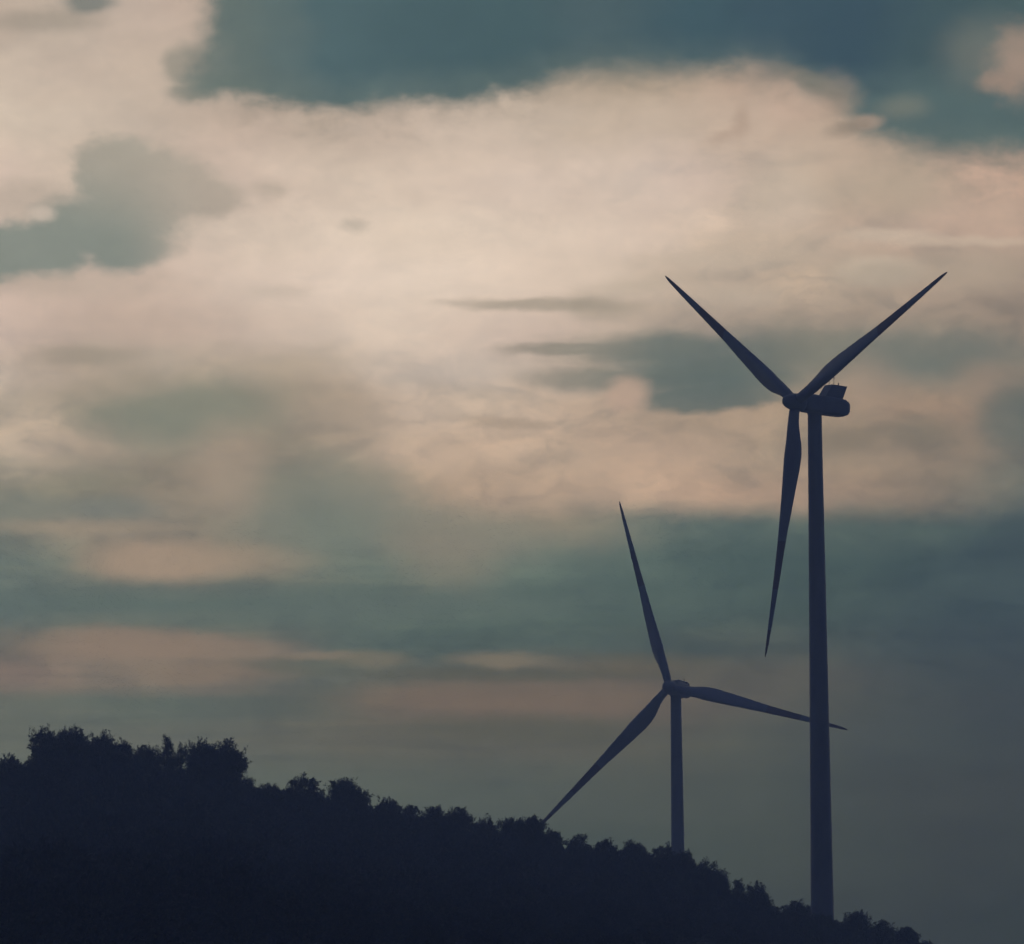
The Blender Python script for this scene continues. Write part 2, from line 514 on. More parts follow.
def make_tree_data(seed, W, H, style, leaf=0.2, dens=1.0):
    """returns (trunk mesh, crown mesh) for a tree H metres tall and W metres wide"""
    W, H, leaf = W / TK, H / TK, leaf / TK
    rng = np.random.default_rng(seed); rnd = random.Random(seed)
    lobes = []                                               # (centre, radii)
    if style == 'spire':
        k = 6
        for i in range(k):
            t = i / (k - 1)
            z = H * (0.35 + 0.56 * t); r = W * 0.5 * (1.0 - 0.78 * t) * rnd.uniform(0.8, 1.05)
            lobes.append(((rnd.uniform(-.1, .1) * W + 0.06 * W * t, rnd.uniform(-.1, .1) * W, z), (r, r, H * 0.10)))
    else:
        k = {'round': 9, 'spiky': 10, 'ball': 9}[style]
        for i in range(k):
            a = rnd.uniform(0, 2 * math.pi); q = rnd.uniform(0.15, 0.62)
            x, y = math.cos(a) * q * W * 0.5, math.sin(a) * q * W * 0.5
            zt = rnd.uniform(0.45, 0.86) if style != 'ball' else rnd.uniform(0.6, 0.87)
            zz = H * (zt - 0.22 * q * q * (style == 'round'))
            r = W * rnd.uniform(0.18, 0.27)
            lobes.append(((x, y, zz), (r, r, min(r * 0.9, H * 0.16) * rnd.uniform(0.8, 1.15))))
        lobes.append(((0, 0, H * 0.84), (W * 0.22, W * 0.22, H * 0.13)))
        lobes.append(((0, 0, H * 0.55), (W * 0.40, W * 0.40, H * 0.27)))
    W0 = max(W, 0.55 * H)
    for i in range(4):
        a = i * 1.57 + rnd.uniform(-.4, .4)
        lobes.append(((math.cos(a) * W0 * 0.25, math.sin(a) * W0 * 0.25, H * rnd.uniform(0.26, 0.42)), (W0 * 0.3, W0 * 0.3, H * 0.24)))
    P, D, Sz = [], [], []
    for (cx, cy, cz), (rx, ry, rz) in lobes:
        area = 4 * math.pi * ((rx * ry + rx * rz + ry * rz) / 3)
        # leafy shoots standing out of the lobe
        ns = int(area * 2.6 * dens) + 6
        u = rng.normal(size=(ns, 3)); u /= np.linalg.norm(u, axis=1)[:, None]
        u[:, 2] = np.where(u[:, 2] < -0.35, -u[:, 2], u[:, 2])
        base = np.array([cx, cy, cz]) + u * np.array([rx, ry, rz]) * rng.uniform(0.72, 1.0, size=(ns, 1))
        up = {'spiky': 1.1, 'spire': 1.6, 'round': 0.35, 'ball': 0.25}[style]
        sd = u + np.array([0, 0, up]) + rng.normal(scale=0.28, size=(ns, 3))
        sd /= np.linalg.norm(sd, axis=1)[:, None]
        sl = np.minimum(1.7, rng.gamma(5.0, 1.0, size=ns) / 5.0) * {'spiky': 0.66, 'spire': 0.5, 'round': 0.42, 'ball': 0.5}[style]
        nl = 34
        t = rng.uniform(0, 1, size=(ns, nl)) ** 0.8
        rad = 0.20 * (1 - 0.8 * t) + 0.03
        off = rng.normal(size=(ns, nl, 3)) * rad[..., None] * 0.55
        pp = base[:, None, :] + sd[:, None, :] * (sl[:, None] * t)[..., None] + off
        dd = sd[:, None, :] * 1.1 + off / np.maximum(0.02, rad[..., None]) * 0.8
        P.append(pp.reshape(-1, 3)); D.append(dd.reshape(-1, 3))
        Sz.append((rng.uniform(0.55, 1.15, size=(ns, nl)) * leaf * (1 - 0.35 * t)).reshape(-1))
        # inner fill
        nf = int(area * 34 * dens)
        u = rng.normal(size=(nf, 3)); u /= np.linalg.norm(u, axis=1)[:, None]
        pf = np.array([cx, cy, cz]) + u * np.array([rx, ry, rz]) * rng.uniform(0.4, 1.0, size=(nf, 1))
        P.append(pf); D.append(u + rng.normal(scale=0.8, size=(nf, 3))); Sz.append(rng.uniform(0.9, 1.7, size=nf) * leaf)
    # leading shoots on the very top of the crown
    nt_ = {'spiky': 7, 'spire': 2, 'round': 5, 'ball': 5}[style]
    for i in range(nt_):
        x0, y0 = rnd.uniform(-.32, .32) * W, rnd.uniform(-.2, .2) * W
        if style == 'spire': x0, y0 = x0 * 0.3 + 0.06 * W, y0 * 0.3
        z0 = H * (0.93 if style == 'spire' else 0.9 - 0.18 * (abs(x0) / (0.32 * W)) ** 2)
        ln = rnd.uniform(0.35, 1.0) * {'spiky': 1.25, 'spire': 0.9, 'round': 0.7, 'ball': 0.7}[style]
        r0 = rnd.uniform(0.16, 0.26)
        lean_ = np.array([rnd.uniform(-.25, .25), rnd.uniform(-.25, .25), 1.0])
        m_ = 110
        t = rng.uniform(0, 1, size=m_)
        off = rng.normal(size=(m_, 3)) * (r0 * np.sin(np.clip(0.35 + 0.62 * t, 0, 1) * math.pi) ** 0.8 * 0.55)[:, None]
        P.append(np.array([x0, y0, z0 - 0.15]) + lean_ * (t * ln)[:, None] + off)
        D.append(off / 0.12 + lean_ * 0.8); Sz.append(rng.uniform(0.5, 1.0, size=m_) * leaf)
    P = np.concatenate(P); D = np.concatenate(D); Sz = np.concatenate(Sz)
    P *= 1.0
    top = P[:, 2].max()
    P[:, 2] *= 1.0
    P[:, 2] += (H - np.percentile(P[:, 2] + Sz * 0.6, 99.93)) * ss(1.0)
    keep = P[:, 2] > 0.35
    crown = leaves_mesh('crown', P[keep] * TK, D[keep], Sz[keep] * TK, 0.5, rng, LEAF)
    # trunk and limbs
    V, Fc = [], []

    def add(v, f):
        k0 = len(V); V.extend(v); Fc.extend(tuple(i + k0 for i in q) for q in f)
    lean = Vector((rnd.uniform(-.06, .06), rnd.uniform(-.06, .06), 1))
    tr = 0.035 * H * 0.75
    path = [Vector((lean.x * z + 0.05 * math.sin(z * 1.7 + seed), lean.y * z, z)) for z in np.linspace(-0.4, H * 0.8, 8)]
    add(*tube(path, [tr * (1.25 - 1.05 * i / 7) for i in range(8)], 9))
    for (cx, cy, cz), _r in lobes[:9]:
        z0 = rnd.uniform(0.25, 0.55) * H; z0 = min(z0, cz - 0.3)
        p0 = Vector((lean.x * z0, lean.y * z0, z0)); p1 = Vector((cx, cy, cz))
        mid = p0.lerp(p1, 0.5) + Vector((rnd.uniform(-.15, .15), rnd.uniform(-.15, .15), -0.1))
        add(*tube([p0, mid, p1], [tr * 0.5, tr * 0.33, tr * 0.12], 6))
        for _ in range(2):
            q = p1 + Vector((rnd.uniform(-1, 1), rnd.uniform(-1, 1), rnd.uniform(0.1, 0.9))) * (0.2 * W)
            add(*tube([mid, mid.lerp(q, 0.6), q], [tr * 0.22, tr * 0.14, tr * 0.05], 5))
    me = bpy.data.meshes.new('trunk'); me.from_pydata([tuple(TK * q for q in v) for v in V], [], Fc); me.update(); me.materials.append(BARK)
    me.polygons.foreach_set('use_smooth', [True] * len(me.polygons))
    return me, crown


def place_tree(data, loc, rz, label, group, name, sc=(1, 1, 1)):
    e = empty(name, loc, rz); e.scale = sc
    tag(e, label, 'tree', group)
    for nm, me in (('trunk', data[0]), ('crown', data[1])):
        o = bpy.data.objects.new(nm, me); COL.objects.link(o); o.parent = e
    return e


rnd = random.Random(11)
for i, (px, py, wpx, style, label) in enumerate(CREST):
    d = dist_of(px) + rnd.uniform(-3, 3)
    if px in (235,): d -= 12
    p = at(px, py, d)
    g = ground(p.x, p.y)
    H = max(3.5, p.z - g)
    W = wpx * d / F * 1.28
    leaf = 0.44 + 0.05 * px / 1000
    data = make_tree_data(100 + i, W if style != 'spire' else max(W, 1.2), H, style, leaf, 1.0 if px < 300 else 0.8)
    place_tree(data, (p.x, p.y, g), 0, label, 'trees along the ridge line', 'broadleaf_tree')

# darker ranks of trees covering the slope below the ridge line
cu = np.array([c[0] for c in CREST if c[0] not in (145, 166, 179, 235)], float)
cy_ = np.array([c[1] for c in CREST if c[0] not in (145, 166, 179, 235)], float)
protos = [make_tree_data(900 + k, 11.0, 11.0, 'round' if k % 2 else 'spiky', 0.72, 0.5) for k in range(6)]


def sil(px):
    a = [np.interp(px + o, cu, cy_) for o in (-22, -11, 0, 11, 22)]
    return max(a)


n_slope = 0
for row, (fr, drop) in enumerate(((0.988, 9), (0.96, 16), (0.925, 26), (0.885, 38), (0.84, 50), (0.79, 62), (0.74, 74), (0.685, 86), (0.65, 96), (0.61, 104))):
    px = -110 + row * 13
    while px < 938:
        d = dist_of(px) * fr
        p = at(px, sil(px) + drop + rnd.uniform(-3, 5), d); g = ground(p.x, p.y)
        H = min(rnd.uniform(10.5, 13), p.z - g)
        topy = HOR - (g + H - 1.7) * F / d
        if H > 2.0 and topy < 962:
            s = H / 11.0; sw = max(0.6, min(1.15, s)) * rnd.uniform(0.9, 1.15)
            place_tree(protos[rnd.randrange(6)], (p.x, p.y, g), rnd.uniform(0, 6.28),
                       'dark leafy tree massed in shadow on the slope below the ridge line', 'trees massed on the dark slope', 'broadleaf_tree', (sw, sw, s))
            n_slope += 1
        px += (7.0 + 0.12 * row) * F / d * rnd.uniform(0.85, 1.1)
print('slope trees', n_slope)

# ------------------------------------------------------------------ haze
hv, hf = box_prism([(-930, -42.0), (2330, -42.0), (2330, 186.0), (-930, 186.0)], -2630, 2630)
HAZE_D = 0.00036
hm = bpy.data.materials.new('haze'); hm.use_nodes = True
hn = hm.node_tree; hn.nodes.clear()
ho = hn.nodes.new('ShaderNodeOutputMaterial'); pv = hn.nodes.new('ShaderNodeVolumePrincipled')
pv.inputs['Color'].default_value = (0.41, 0.585, 0.97, 1)
pv.inputs['Density'].default_value = HAZE_D
pv.inputs['Anisotropy'].default_value = 0.35
hn.links.new(pv.outputs[0], ho.inputs['Volume'])
hz = mesh_obj('haze', hv, hf, hm)
tag(hz, kind='stuff')

# ------------------------------------------------------------------ sun, low behind the clouds
SUN_PX = ray(400, 200)
sun_el = math.atan2(SUN_PX.z, math.hypot(SUN_PX.x, SUN_PX.y)); sun_az = math.atan2(SUN_PX.x, SUN_PX.y)
sd = bpy.data.lights.new('sun', 'SUN'); sd.energy = 0.12; sd.angle = R(18); sd.color = (1, 0.86, 0.72)
so = bpy.data.objects.new('sun', sd); COL.objects.link(so)
so.rotation_euler = (-SUN_PX).to_track_quat('-Z', 'Y').to_euler()

# ------------------------------------------------------------------ sky
w = bpy.data.worlds.new('World'); S.world = w; w.use_nodes = True
wt = NT(w.node_tree)
bg = w.node_tree.nodes['Background']
DIR = wt.n.new('ShaderNodeTexCoord').outputs['Generated']
sx, sy, sz = wt.sep(DIR)
AZ = wt.m('ARCTAN2', sx, sy)
EL = wt.m('ARCSINE', sz)
# degrees of azimuth/elevation expressed in units of 1/3000 rad
U0 = wt.m('MULTIPLY_ADD', AZ, F, 512.0)
V0 = wt.m('MULTIPLY_ADD', EL, -F, HOR)
U0, V0 = wt.m('MULTIPLY_ADD', V0, math.tan(-ROLL), wt.m('ADD', U0, 500 * math.tan(ROLL))), wt.m('MULTIPLY_ADD', U0, math.tan(ROLL), wt.m('ADD', V0, 512 * math.tan(-ROLL)))


def uv(px, py):
    d = ray(px, py); d.normalize()
    u, v = math.atan2(d.x, d.y) * F + 512, HOR - math.asin(d.z) * F
    return u - (v - 500) * math.tan(ROLL), v + (u - 512) * math.tan(ROLL)


D3 = wt.vm('SCALE', DIR); D3.node.inputs['Scale'].default_value = F
nA = wt.noise(wt.vm('MULTIPLY', D3, (1 / 150, 1 / 150, 1 / 85)), 1, 5, 0.55)         # broad billows
nB = wt.noise(wt.vm('MULTIPLY', D3, (1 / 42, 1 / 42, 1 / 26)), 1, 5, 0.6, 0.3)       # puffs
nC = wt.noise(wt.vm('MULTIPLY', D3, (1 / 260, 1 / 260, 1 / 20)), 1, 5, 0.58)         # strata
cA = wt.vm('SUBTRACT', nA[1], (0.5, 0.5, 0.5)); cB = wt.vm('SUBTRACT', nB[1], (0.5, 0.5, 0.5))
a_, b_, c_ = wt.sep(cA), wt.sep(cB), wt.m('SUBTRACT', nC[0], 0.5)
low = wt.sstep(V0, 420, 640)                                                         # 0 = billowy above, 1 = layered below
U = wt.m('ADD', U0, wt.m('MULTIPLY', a_[0], 105.0)); U = wt.m('MULTIPLY_ADD', b_[0], 26.0, U)
wv = wt.m('MULTIPLY_ADD', a_[1], 46.0, wt.m('MULTIPLY', b_[1], 20.0))
V = wt.m('MULTIPLY_ADD', wv, wt.m('SUBTRACT', 1.0, wt.m('MULTIPLY', low, 0.6)), V0)
V = wt.m('MULTIPLY_ADD', c_, wt.m('MULTIPLY', low, 26.0), V)

AIR = (0.033, 0.042, 0.085)      # light scattered in by the haze


def comp(c, py):
    """sky colour behind the haze that is seen as c through it"""
    e = max(0.02, (HOR - py) / F)
    t = math.exp(-HAZE_D * min(2330, 184.3 / e))
    # stored at half value, the Background doubles it: a ColorRamp cannot hold colours above 1
    return tuple(max(0.0, 0.5 * (v - (1 - t) * a) / t) for v, a in zip(lin(c), AIR))


XS = [i * 64 for i in range(17)]
ROWS = [
 (15, "190,172,156 185,170,155 190,172,158 190,170,155 188,169,153 186,168,151 185,168,150 185,168,150 184,166,149 182,165,147 182,163,145 182,163,145 180,161,143 176,156,139 172,150,133 168,146,130 168,144,128"),
 (70, "200,183,166 198,180,164 194,176,160 188,171,155 187,168,151 186,167,150 184,166,149 183,165,147 180,163,145 178,160,142 180,161,140 182,160,140 182,158,140 176,150,134 170,145,128 168,142,125 170,140,122"),
 (120, "207,190,172 203,186,169 195,178,162 190,172,156 190,170,155 192,174,157 195,176,160 198,180,164 196,178,161 192,175,158 194,175,157 190,172,155 193,170,152 185,165,147 172,150,133 165,140,125 165,140,125"),
 (180, "208,190,175 205,190,172 198,182,165 196,178,163 203,186,170 210,195,177 211,196,178 212,196,178 212,196,180 209,193,176 205,190,175 203,185,170 190,175,157 185,170,152 188,165,147 198,170,150 192,162,142"),
 (230, "205,188,172 205,188,172 206,190,174 208,192,175 213,198,180 218,203,185 219,204,185 219,204,185 216,201,183 214,198,180 212,195,178 202,186,168 190,173,155 185,168,150 190,168,150 190,165,147 182,160,142"),
 (280, "200,180,165 200,181,166 196,177,162 205,188,172 214,198,181 219,203,186 221,206,188 219,204,186 216,200,182 212,196,178 203,187,168 188,172,154 180,165,147 178,163,145 172,157,140 168,152,136 160,145,130"),
 (330, "207,188,173 200,182,167 196,178,162 206,188,172 212,195,178 216,200,183 214,199,181 209,193,176 206,188,172 198,181,165 180,166,149 165,152,138 160,148,134 162,149,134 155,142,128 152,140,126 148,135,122"),
 (370, "200,182,166 180,163,147 190,173,157 185,170,153 175,161,145 180,165,149 200,182,166 206,187,171 203,184,167 185,166,149 150,142,130 135,132,122 135,130,120 148,136,122 130,126,117 128,124,114 130,122,112"),
 (410, "190,172,153 175,160,143 155,146,130 137,134,120 140,135,122 168,152,136 192,172,155 195,175,156 195,173,153 184,162,143 168,149,132 160,142,125 165,145,127 152,136,119 160,138,120 150,130,115 110,112,107"),
 (450, "185,168,150 175,158,142 160,147,132 155,143,128 150,138,125 155,143,127 190,168,148 192,168,147 188,165,145 182,160,140 178,155,137 172,150,132 160,143,126 148,133,118 145,130,116 140,125,112 115,112,105"),
 (490, "150,142,126 140,136,122 135,130,118 158,142,126 134,131,119 128,128,117 145,136,122 172,150,131 178,155,135 178,155,135 180,156,137 178,152,132 165,142,125 150,132,118 148,130,115 125,118,108 98,105,102"),
 (530, "118,122,113 140,130,117 140,130,118 140,128,115 126,124,113 118,122,112 120,122,112 135,128,116 130,125,114 130,122,110 108,115,108 95,108,103 92,105,101 85,98,96 80,93,93 76,90,92 75,88,92"),
 (565, "105,115,110 112,117,109 135,126,113 138,128,115 128,124,112 108,116,108 105,115,108 115,116,107 100,112,106 92,106,102 88,102,99 84,99,96 80,95,94 74,89,90 70,85,88 68,82,88 67,80,87"),
 (605, "92,106,106 93,106,103 92,107,103 93,108,103 93,107,102 92,105,101 90,103,99 88,103,99 85,100,97 82,97,95 79,94,93 78,92,92 76,90,90 71,85,87 68,81,86 66,79,86 65,78,86"),
 (645, "105,105,98 118,112,101 122,114,102 120,112,101 108,108,99 92,102,97 84,97,94 82,95,92 80,93,91 79,92,90 78,90,89 78,88,87 80,88,86 76,86,86 69,80,84 66,77,83 65,76,83"),
 (675, "128,114,104 125,113,103 118,112,102 122,112,102 116,109,99 95,102,96 94,97,91 98,98,91 98,97,90 97,95,89 100,94,88 93,92,87 90,90,86 85,87,85 72,80,83 67,76,81 65,74,81"),
 (705, "105,108,99 98,104,97 93,102,96 92,100,95 92,98,93 92,97,91 105,99,91 110,100,92 108,99,91 106,97,90 104,96,89 93,91,87 88,88,85 82,86,84 73,80,82 68,75,80 65,73,79"),
 (740, "100,105,97 100,104,97 100,103,96 96,100,94 96,98,92 95,96,90 94,94,88 93,94,88 92,92,87 90,91,86 88,90,85 86,89,85 82,87,84 76,82,83 71,78,81 67,75,79 65,72,78"),
 (790, "90,98,93 90,98,93 90,98,93 90,97,92 90,97,92 88,95,90 86,93,89 84,91,88 83,90,87 83,89,86 82,88,85 80,86,84 76,83,82 72,79,80 69,75,78 67,73,77 65,71,76"),
 (850, "78,87,86 78,87,86 78,87,86 78,87,86 78,87,86 77,86,85 77,86,85 76,85,84 76,84,83 75,84,83 75,83,82 74,82,81 72,79,79 68,75,77 66,73,76 64,70,75 62,69,74"),
 (930, "66,74,77 66,74,77 66,74,77 66,74,77 66,74,77 66,74,77 66,74,77 66,74,77 66,74,77 66,74,77 66,74,77 66,74,77 65,72,76 63,70,75 61,68,74 60,67,73 58,66,72"),
]
fx = wt.m('MULTIPLY_ADD', U, 1 / 1024, 0.0)
sky = None; pv_ = None
for yy, row in ROWS:
    cols = [tuple(int(k) for k in c.split(',')) for c in row.split()]
    if 150 < yy < 350: cols = [(c[0] * 1.01, c[1] * 0.99, c[2] * 0.99) for c in cols]
    if 320 < yy < 500: cols = cols[:1] + [tuple(k * 0.94 for k in c) for c in cols[1:6]] + cols[6:]
    if 620 < yy: cols = [(c[0] * 1.005, c[1] * 0.998, c[2] * 1.02) for c in cols]
    r_ = wt.ramp(fx, [(min(1, x / 1024), comp(c, yy)) for x, c in zip(XS, cols)], 'B_SPLINE')
    vv = uv(512, yy)[1]
    if sky is None: sky = r_
    else: sky = wt.mix(wt.sstep(V, pv_, vv), sky, r_)
    pv_ = vv

# a second, less warped coordinate for clouds with crisp edges
P2 = wt.comb(wt.m('MULTIPLY_ADD', a_[2], 22.0, wt.m('MULTIPLY_ADD', b_[0], 18.0, U0)),
             wt.m('MULTIPLY_ADD', a_[0], 12.0, wt.m('MULTIPLY_ADD', b_[2], 13.0, V0)))
nF = wt.noise(wt.vm('MULTIPLY', D3, (1 / 24, 1 / 24, 1 / 17)), 1, 6, 0.62)
f_ = wt.m('SUBTRACT', nF[0], 0.5)


def ell(c, r, rot=0.0):
    """elliptical distance, 1 on the rim (plain vector maths: Mapping nodes overflow the shader stack)"""
    u, v = uv(*c)
    q = wt.vm('SUBTRACT', P2, (u, v, 0))
    if rot:
        ca, sa = math.cos(R(rot)), math.sin(R(rot))
        q = wt.comb(wt.vm('DOT_PRODUCT', q, (ca / r[0], sa / r[0], 0)), wt.vm('DOT_PRODUCT', q, (-sa / r[1], ca / r[1], 0)))
    else:
        q = wt.vm('MULTIPLY', q, (1 / r[0], 1 / r[1], 0))
    return wt.vm('LENGTH', q)


def blob(cur, c, r, col, soft=0.3, op=1.0, rot=0.0, k=0.38):
    """soft ellipse of cloud: centre, radii, colour, softness, opacity, rotation, edge raggedness"""
    d = wt.m('MULTIPLY_ADD', f_, k, ell(c, r, rot))
    m = wt.sstep(d, 1 + soft, 1 - soft, 0.0, op)
    return wt.mix(m, cur, comp(col, c[1])), m


def union(blobs, k=0.38):
    """mask of several ellipses joined"""
    tot = None
    for c, r, soft, rot in blobs:
        d = wt.m('MULTIPLY_ADD', f_, k, ell(c, r, rot))
        m = wt.sstep(d, 1 + soft, 1 - soft)
        tot = m if tot is None else wt.m('MAXIMUM', tot, m)
    return tot


B = lambda *a, **k: blob(*a, **k)[0]
# unnamed smaller billows and strata inside the big masses
g1 = wt.noise(wt.vm('ADD', wt.vm('MULTIPLY', D3, (1 / 110, 1 / 110, 1 / 48)), wt.vm('SCALE', cA)), 1, 4, 0.5, 0.6)[0]
g2 = wt.noise(wt.vm('MULTIPLY', D3, (1 / 230, 1 / 230, 1 / 13)), 1, 3, 0.5, 0.4)[0]
act = wt.m('MAXIMUM', wt.m('MULTIPLY', wt.sstep(U0, 560, 800), wt.sstep(V0, 110, 200)), wt.sstep(V0, 300, 420))
act = wt.m('MULTIPLY_ADD', act, 0.75, 0.25)
act = wt.m('MULTIPLY', act, wt.sstep(V0, 760, 600, 0.35, 1.0))
dk = wt.m('MULTIPLY', wt.sstep(g1, 0.50, 0.66), wt.m('MULTIPLY', act, 0.6))
sky = wt.mix(dk, sky, wt.mix(1.0, sky, (0.71, 0.76, 0.80), 'MULTIPLY'))
lt = wt.m('MULTIPLY', wt.sstep(g1, 0.47, 0.34), wt.m('MULTIPLY', act, 0.7))
sky = wt.mix(lt, sky, wt.mix(1.0, sky, (1.17, 1.14, 1.11), 'MULTIPLY'))
g3 = wt.noise(wt.vm('ADD', wt.vm('MULTIPLY', D3, (1 / 62, 1 / 62, 1 / 27)), wt.vm('SCALE', cB)), 1, 5, 0.52, 0.9)[0]
sky = wt.mix(wt.m('MULTIPLY', wt.sstep(g3, 0.51, 0.61), act), sky, wt.mix(1.0, sky, (0.91, 0.92, 0.93), 'MULTIPLY'))
sky = wt.mix(wt.m('MULTIPLY', wt.sstep(g3, 0.48, 0.38), act), sky, wt.mix(1.0, sky, (1.06, 1.052, 1.045), 'MULTIPLY'))
stt = wt.m('MULTIPLY', wt.m('MULTIPLY', wt.sstep(V0, 480, 620), wt.sstep(V0, 840, 740)), wt.sstep(U0, 950, 500, 0.12, 0.6))
sky = wt.mix(wt.m('MULTIPLY', wt.sstep(g2, 0.52, 0.66), stt), sky, wt.mix(1.0, sky, (0.84, 0.865, 0.885), 'MULTIPLY'))
sky = wt.mix(wt.m('MULTIPLY', wt.sstep(g2, 0.46, 0.32), stt), sky, wt.mix(1.0, sky, (1.20, 1.13, 1.08), 'MULTIPLY'))
# mid-left soft clouds
sky = B(sky, (88, 357), (48, 11), (150, 140, 127), soft=0.7, op=0.75)
sky = B(sky, (275, 291), (30, 6), (198, 181, 165), soft=0.9, op=0.6, k=0.9)
sky = B(sky, (185, 408), (95, 28), (130, 131, 119), soft=0.7, op=0.75, k=0.8)
sky = B(sky, (290, 505), (85, 42), (128, 127, 116), soft=0.9, op=0.6, k=0.8)
sky = B(sky, (338, 524), (62, 30), (113, 121, 113), soft=0.8, op=0.6, k=0.9)
sky = B(sky, (120, 384), (66, 13), (160, 147, 131), soft=0.8, op=0.55, rot=-8, k=1.0)
sky = B(sky, (330, 402), (56, 26), (164, 148, 132), soft=0.8, op=0.5, rot=15, k=1.0)
sky = B(sky, (150, 430), (66, 22), (124, 128, 117), soft=0.7, op=0.55, rot=12, k=1.0)
sky = B(sky, (400, 506), (92, 24), (130, 129, 118), soft=0.9, op=0.5, rot=22, k=0.9)
sky = B(sky, (478, 535), (90, 20), (118, 121, 112), soft=0.9, op=0.5, rot=8, k=0.9)
sky = B(sky, (225, 470), (36, 38), (168, 148, 131), soft=0.7, op=0.5)
sky = B(sky, (110, 510), (50, 13), (112, 119, 115), soft=0.7, op=0.6)
sky = B(sky, (20, 508), (46, 14), (115, 121, 114), soft=0.7, op=0.5)
sky = B(sky, (60, 528), (110, 6), (150, 137, 121), soft=0.8, op=0.5)
sky = B(sky, (165, 562), (76, 20), (162, 141, 123), soft=0.5, op=0.8, k=0.35)
sky = B(sky, (240, 558), (60, 14), (152, 136, 119), soft=0.7, op=0.5)
sky = B(sky, (210, 604), (360, 20), (95, 105, 102), soft=0.6, op=0.6)
sky = B(sky, (120, 645), (90, 16), (138, 120, 108), soft=0.55, op=0.7, k=0.4)
sky = B(sky, (215, 648), (88, 11), (136, 120, 108), soft=0.6, op=0.7, rot=3, k=0.4)
sky = B(sky, (205, 671), (80, 10), (130, 115, 103), soft=0.6, op=0.6)
sky = B(sky, (300, 665), (50, 9), (95, 98, 92), soft=0.6, op=0.6)
sky = B(sky, (320, 656), (34, 4), (132, 119, 106), soft=0.7, op=0.6)
sky = B(sky, (500, 661), (48, 8), (124, 114, 101), soft=0.7, op=0.75)
sky = B(sky, (372, 659), (34, 8), (118, 110, 98), soft=0.7, op=0.6)
sky = B(sky, (520, 676), (150, 7), (86, 88, 84), soft=0.6, op=0.65)
sky = B(sky, (520, 697), (130, 15), (114, 101, 93), soft=0.6, op=0.6)
sky = B(sky, (530, 728), (110, 14), (88, 89, 84), soft=0.5, op=0.55)
sky = B(sky, (640, 664), (60, 10), (100, 95, 86), soft=0.8, op=0.5)
sky = B(sky, (450, 545), (50, 34), (142, 131, 117), soft=0.9, op=0.35, k=0.9)
# right-hand bank crossed by the near rotor
m = union([((700, 368), (95, 30), 0.6, 0), ((665, 350), (110, 17), 0.6, 0), ((790, 352), (80, 24), 0.8, 0), ((600, 378), (72, 12), 0.6, 0), ((590, 349), (85, 7), 0.45, 0), ((712, 396), (72, 15), 0.3, -3), ((750, 380), (60, 20), 0.5, -8)], 0.6)
sky = wt.mix(wt.m('MULTIPLY', m, 0.82), sky, wt.ramp(wt.m('MULTIPLY', U0, 1 / 1024), [(0.49, comp((140, 132, 121), 360)), (0.57, comp((132, 130, 120), 360)), (0.64, comp((97, 109, 106), 360)), (0.72, comp((90, 104, 103), 360)), (0.8, comp((120, 121, 112), 360))], 'LINEAR'))
sky = B(sky, (540, 305), (88, 6), (162, 150, 135), soft=0.6, op=0.8, rot=1)
sky = B(sky, (600, 308), (34, 11), (160, 148, 133), soft=0.7, op=0.6)
sky = B(sky, (510, 422), (38, 5), (160, 143, 127), soft=0.7, op=0.6, rot=3)
sky = B(sky, (626, 394), (22, 17), (184, 158, 140), soft=0.5, op=0.8)
sky = B(sky, (935, 352), (85, 26), (104, 112, 108), soft=0.6, op=0.7)
sky = B(sky, (865, 385), (30, 26), (158, 139, 124), soft=0.8, op=0.5)
sky = B(sky, (990, 380), (34, 18), (160, 138, 122), soft=0.8, op=0.5)
sky = B(sky, (1015, 418), (30, 34), (102, 108, 104), soft=0.6, op=0.7)
sky = B(sky, (850, 440), (42, 12), (128, 118, 106), soft=0.8, op=0.6, rot=-6)
sky = B(sky, (928, 433), (30, 16), (124, 117, 106), soft=0.8, op=0.6)
sky = B(sky, (955, 205), (100, 36), (184, 163, 146), soft=0.9, op=0.5, k=0.9)
sky = B(sky, (960, 241), (80, 5), (200, 180, 160), soft=0.7, op=0.6)
sky = B(sky, (885, 235), (44, 6), (203, 184, 164), soft=0.7, op=0.6)
sky = B(sky, (882, 268), (42, 12), (202, 184, 164), soft=0.5, op=0.65, k=0.5)
sky = B(sky, (878, 276), (44, 13), (178, 163, 146), soft=0.45, op=0.85, k=0.4)
sky = B(sky, (960, 268), (80, 20), (168, 154, 138), soft=0.8, op=0.5)
sky = B(sky, (790, 200), (34, 26), (205, 186, 168), soft=0.7, op=0.6)
sky = B(sky, (775, 245), (70, 16), (182, 167, 150), soft=0.8, op=0.5)
sky = B(sky, (870, 180), (60, 34), (176, 161, 142), soft=0.8, op=0.5)
sky = B(sky, (742, 122), (7, 15), (170, 148, 132), soft=0.9, op=0.55, rot=15, k=0.9)
sky = B(sky, (728, 136), (18, 5), (172, 150, 134), soft=0.9, op=0.5, rot=-20, k=0.9)
# small scraps
sky = B(sky, (354, 226), (12, 6), (184, 171, 156), soft=0.9, op=0.7, k=1.3)
sky = B(sky, (270, 190), (16, 8), (180, 165, 150), soft=0.8, op=0.75, k=1.2)
sky = B(sky, (45, 20), (52, 11), (160, 149, 136), soft=0.6, op=0.7)
sky = B(sky, (88, 2), (26, 11), (118, 122, 117), soft=0.5, op=0.85)
